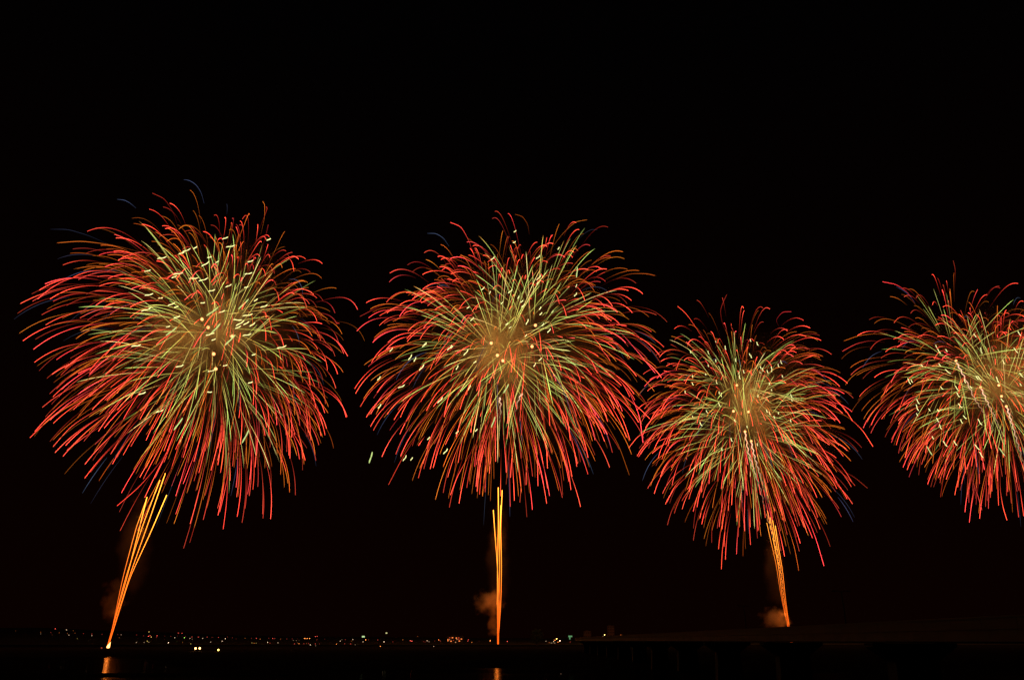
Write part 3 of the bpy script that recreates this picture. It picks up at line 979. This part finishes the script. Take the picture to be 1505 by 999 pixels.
# smoke in and under the bursts
SM = (1.0, .86, .50)
smoke('smoke_cloud', 'olive smoke drifting in the left half of the large left burst', 252, 508, 672, 110, 84, 50, .0042, SM, .028, 'smoke inside the bursts', seed=1.0)
smoke('smoke_cloud', 'thin olive smoke around the bright cores of the left burst', 325, 484, 672, 80, 84, 45, .0036, SM, .032, 'smoke inside the bursts', seed=3.0)
smoke('smoke_cloud', 'brown smoke cloud filling the heart of the middle burst', 730, 518, 712, 125, 130, 60, .0045, SM, .026, 'smoke inside the bursts', seed=4.4)
smoke('smoke_cloud', 'tall brown smoke column in the heart of the lowest burst', 1096, 605, 915, 78, 118, 55, .0050, SM, .026, 'smoke inside the bursts', seed=7.0)
smoke('smoke_cloud', 'wide tan smoke behind the cores of the right cut off burst', 1470, 560, 915, 115, 115, 60, .0048, SM, .022, 'smoke inside the bursts', seed=9.3)

WIDE = (1.0, .78, .5)
smoke('haze', 'thin reddish haze filling the whole left burst', 285, 505, 675, 225, 215, 95, .0009, WIDE, .012, 'thin haze filling each burst', .15, .95, 21.0)
smoke('haze', 'thin reddish haze filling the whole middle burst', 745, 520, 715, 215, 205, 95, .0009, WIDE, .012, 'thin haze filling each burst', .15, .95, 22.0)
smoke('haze', 'thin reddish haze filling the whole lowest burst', 1100, 620, 918, 170, 175, 95, .0008, WIDE, .012, 'thin haze filling each burst', .15, .95, 23.0)
smoke('haze', 'thin reddish haze filling the whole right cut off burst', 1455, 575, 918, 175, 175, 95, .0008, WIDE, .012, 'thin haze filling each burst', .15, .95, 24.0)

# launch streaks
streak_mat = star_mat


def launch(label, base, Y, streaks, flame, lamp_at, power):
    p0 = at(*base, Y)
    root = empty('launch_streaks', p0)
    tag(root, label, 'firework', 'rising launch streaks')
    for q_, (pts, peak) in enumerate(streaks):
        pts = np.array([(base[0] + (q_ - 2) * .55, base[1])] + list(pts), float)
        m = 60
        # quadratic-like smooth path
        tt = np.linspace(0, len(pts) - 1, m)
        xs = np.interp(tt, range(len(pts)), pts[:, 0]); ys = np.interp(tt, range(len(pts)), pts[:, 1])
        for _ in range(16):
            xs[1:-1] = (xs[:-2] + 2 * xs[1:-1] + xs[2:]) / 4; ys[1:-1] = (ys[:-2] + 2 * ys[1:-1] + ys[2:]) / 4
        dy = rnd.uniform(-6, 6)
        s = np.linspace(0, 1, m)
        Wp = np.array([tuple(at(x, y, Y + dy * q)) for x, y, q in zip(xs, ys, s)])
        flick = np.array([1 + .16 * noise.noise(Vector((q * 5, dy * 3, peak * 7))) for q in s])
        I = peak * flick * (.55 + .75 * s)
        c = np.stack([3.4 * I, (.42 + .74 * s) * I ** 1.2, (.02 + .09 * s) * I], 1)
        kk = .72 if Y > 800 else 1.0
        mb = MB(); mb.tube(Wp - np.array(p0), (.15 + .15 * s) * kk, 5, cols=c); mb.build('streak', streak_mat, root, True)
    if flame:
        mb = MB()
        prof = [(0, .05), (.2, .75), (.8, 1.15), (1.6, 1.15), (2.5, .85), (3.4, .45), (4.6, .06)]
        mb.tube([(h * .35, 0, h - .5) for h, _ in prof], [r for _, r in prof], 10)
        mb.build('muzzle_flame', flame_mat, root, True)
        mb = MB(); mb.blob((-4.6, 0, -.2), (.9, .4, .35), 8, 6, wob=.5); mb.build('ember', ember_mat, root, True)
    for i, la in enumerate(lamp_at):
        lamp('launch_light', at(*la, Y - 4), power, (1, .22, .025), 1.5, root)
    return root


flame_mat, t = new_mat('launch_flame')
o = t.nodes.new('ShaderNodeOutputMaterial'); em = t.nodes.new('ShaderNodeEmission')
lw = t.nodes.new('ShaderNodeLayerWeight'); lw.inputs['Blend'].default_value = .4
rp = t.nodes.new('ShaderNodeValToRGB')
rp.color_ramp.elements[0].color = (5, 2.6, .7, 1); rp.color_ramp.elements[1].color = (.7, .09, .01, 1); rp.color_ramp.elements[1].position = .85
t.links.new(lw.outputs['Facing'], rp.inputs['Fac']); t.links.new(rp.outputs['Color'], em.inputs['Color']); t.links.new(em.outputs[0], o.inputs['Surface'])
ember_mat = emit_mat('ember', (1, .16, .02), .35)

launch('leaning orange launch streaks fanning from a flame at the far left', (158, 951.5), 660,
       [([(186, 850), (205, 775), (216, 730)], 1.0), ([(184, 850), (212, 765), (235, 705)], .85), ([(189, 850), (220, 762), (243, 695)], .95),
        ([(190, 850), (220, 785), (245, 727)], 1.1), ([(180, 850), (200, 775), (214, 737)], .6)], True, [(168, 900), (160, 944), (207, 780)], 3200)
launch('upright orange launch streaks beside an orange smoke puff', (732.3, 946), 700,
       [([(731, 890), (731.2, 830), (732.6, 770), (732.3, 716)], 1.1), ([(736, 890), (737.2, 830), (735.6, 775), (738, 720)], 1.0), ([(734, 890), (731, 830), (727.5, 785), (725, 749)], .9),
        ([(733, 890), (734.4, 840), (734.2, 790), (736, 742)], .9)], False, [(730, 885), (731, 925), (731, 790)], 3600)
launch('tilted orange launch streaks rising behind the bridge', (1164, 949), 900,
       [([(1150, 880), (1144, 830), (1136, 790), (1128, 750)], 1.05), ([(1152, 880), (1147, 840), (1138.5, 795), (1132, 760)], 1.1), ([(1154.5, 880), (1150.5, 840), (1144.5, 805), (1139.5, 772)], 1.0),
        ([(1148.5, 880), (1141, 830), (1133, 795), (1127, 768)], .6), ([(1153, 880), (1148.5, 840), (1141.5, 800), (1135.5, 764)], .9)], False, [(1154, 903), (1158, 916), (1139, 810)], 2900)

SO = (1.0, .8, .6)
smoke('smoke_puff', 'orange lit smoke puff on the upright middle launch streaks', 718, 885, 704, 33, 31, 13, .075, SO, .16, 'smoke puffs at the launch points', .36, .72, 2.0)
smoke('smoke_puff', 'narrow smoke wisp under the puff by the upright launch streaks', 725, 915, 704, 15, 30, 7, .06, SO, .17, 'smoke puffs at the launch points', .36, .70, 5.0)
smoke('smoke_puff', 'dark orange smoke puff left of the tilted streaks behind the bridge', 1138, 909, 904, 33, 26, 15, .055, SO, .13, 'smoke puffs at the launch points', .36, .70, 6.0)
smoke('smoke_puff', 'faint tall smoke column left of the leaning launch streaks', 167, 880, 664, 30, 60, 11, .02, SO, .13, 'smoke puffs at the launch points', .42, .74, 8.0)
smoke('haze', 'very faint haze hugging the leaning launch streaks', 196, 800, 660, 34, 120, 18, .0038, SO, .05, 'thin smoke along the launch streaks', .28, .6, 11.0)
smoke('haze', 'very faint haze hugging the upright launch streaks', 731, 815, 702, 26, 115, 16, .0038, SO, .05, 'thin smoke along the launch streaks', .28, .6, 12.0)
smoke('haze', 'very faint haze hugging the tilted launch streaks', 1138, 835, 902, 24, 90, 18, .0038, SO, .05, 'thin smoke along the launch streaks', .28, .6, 13.0)
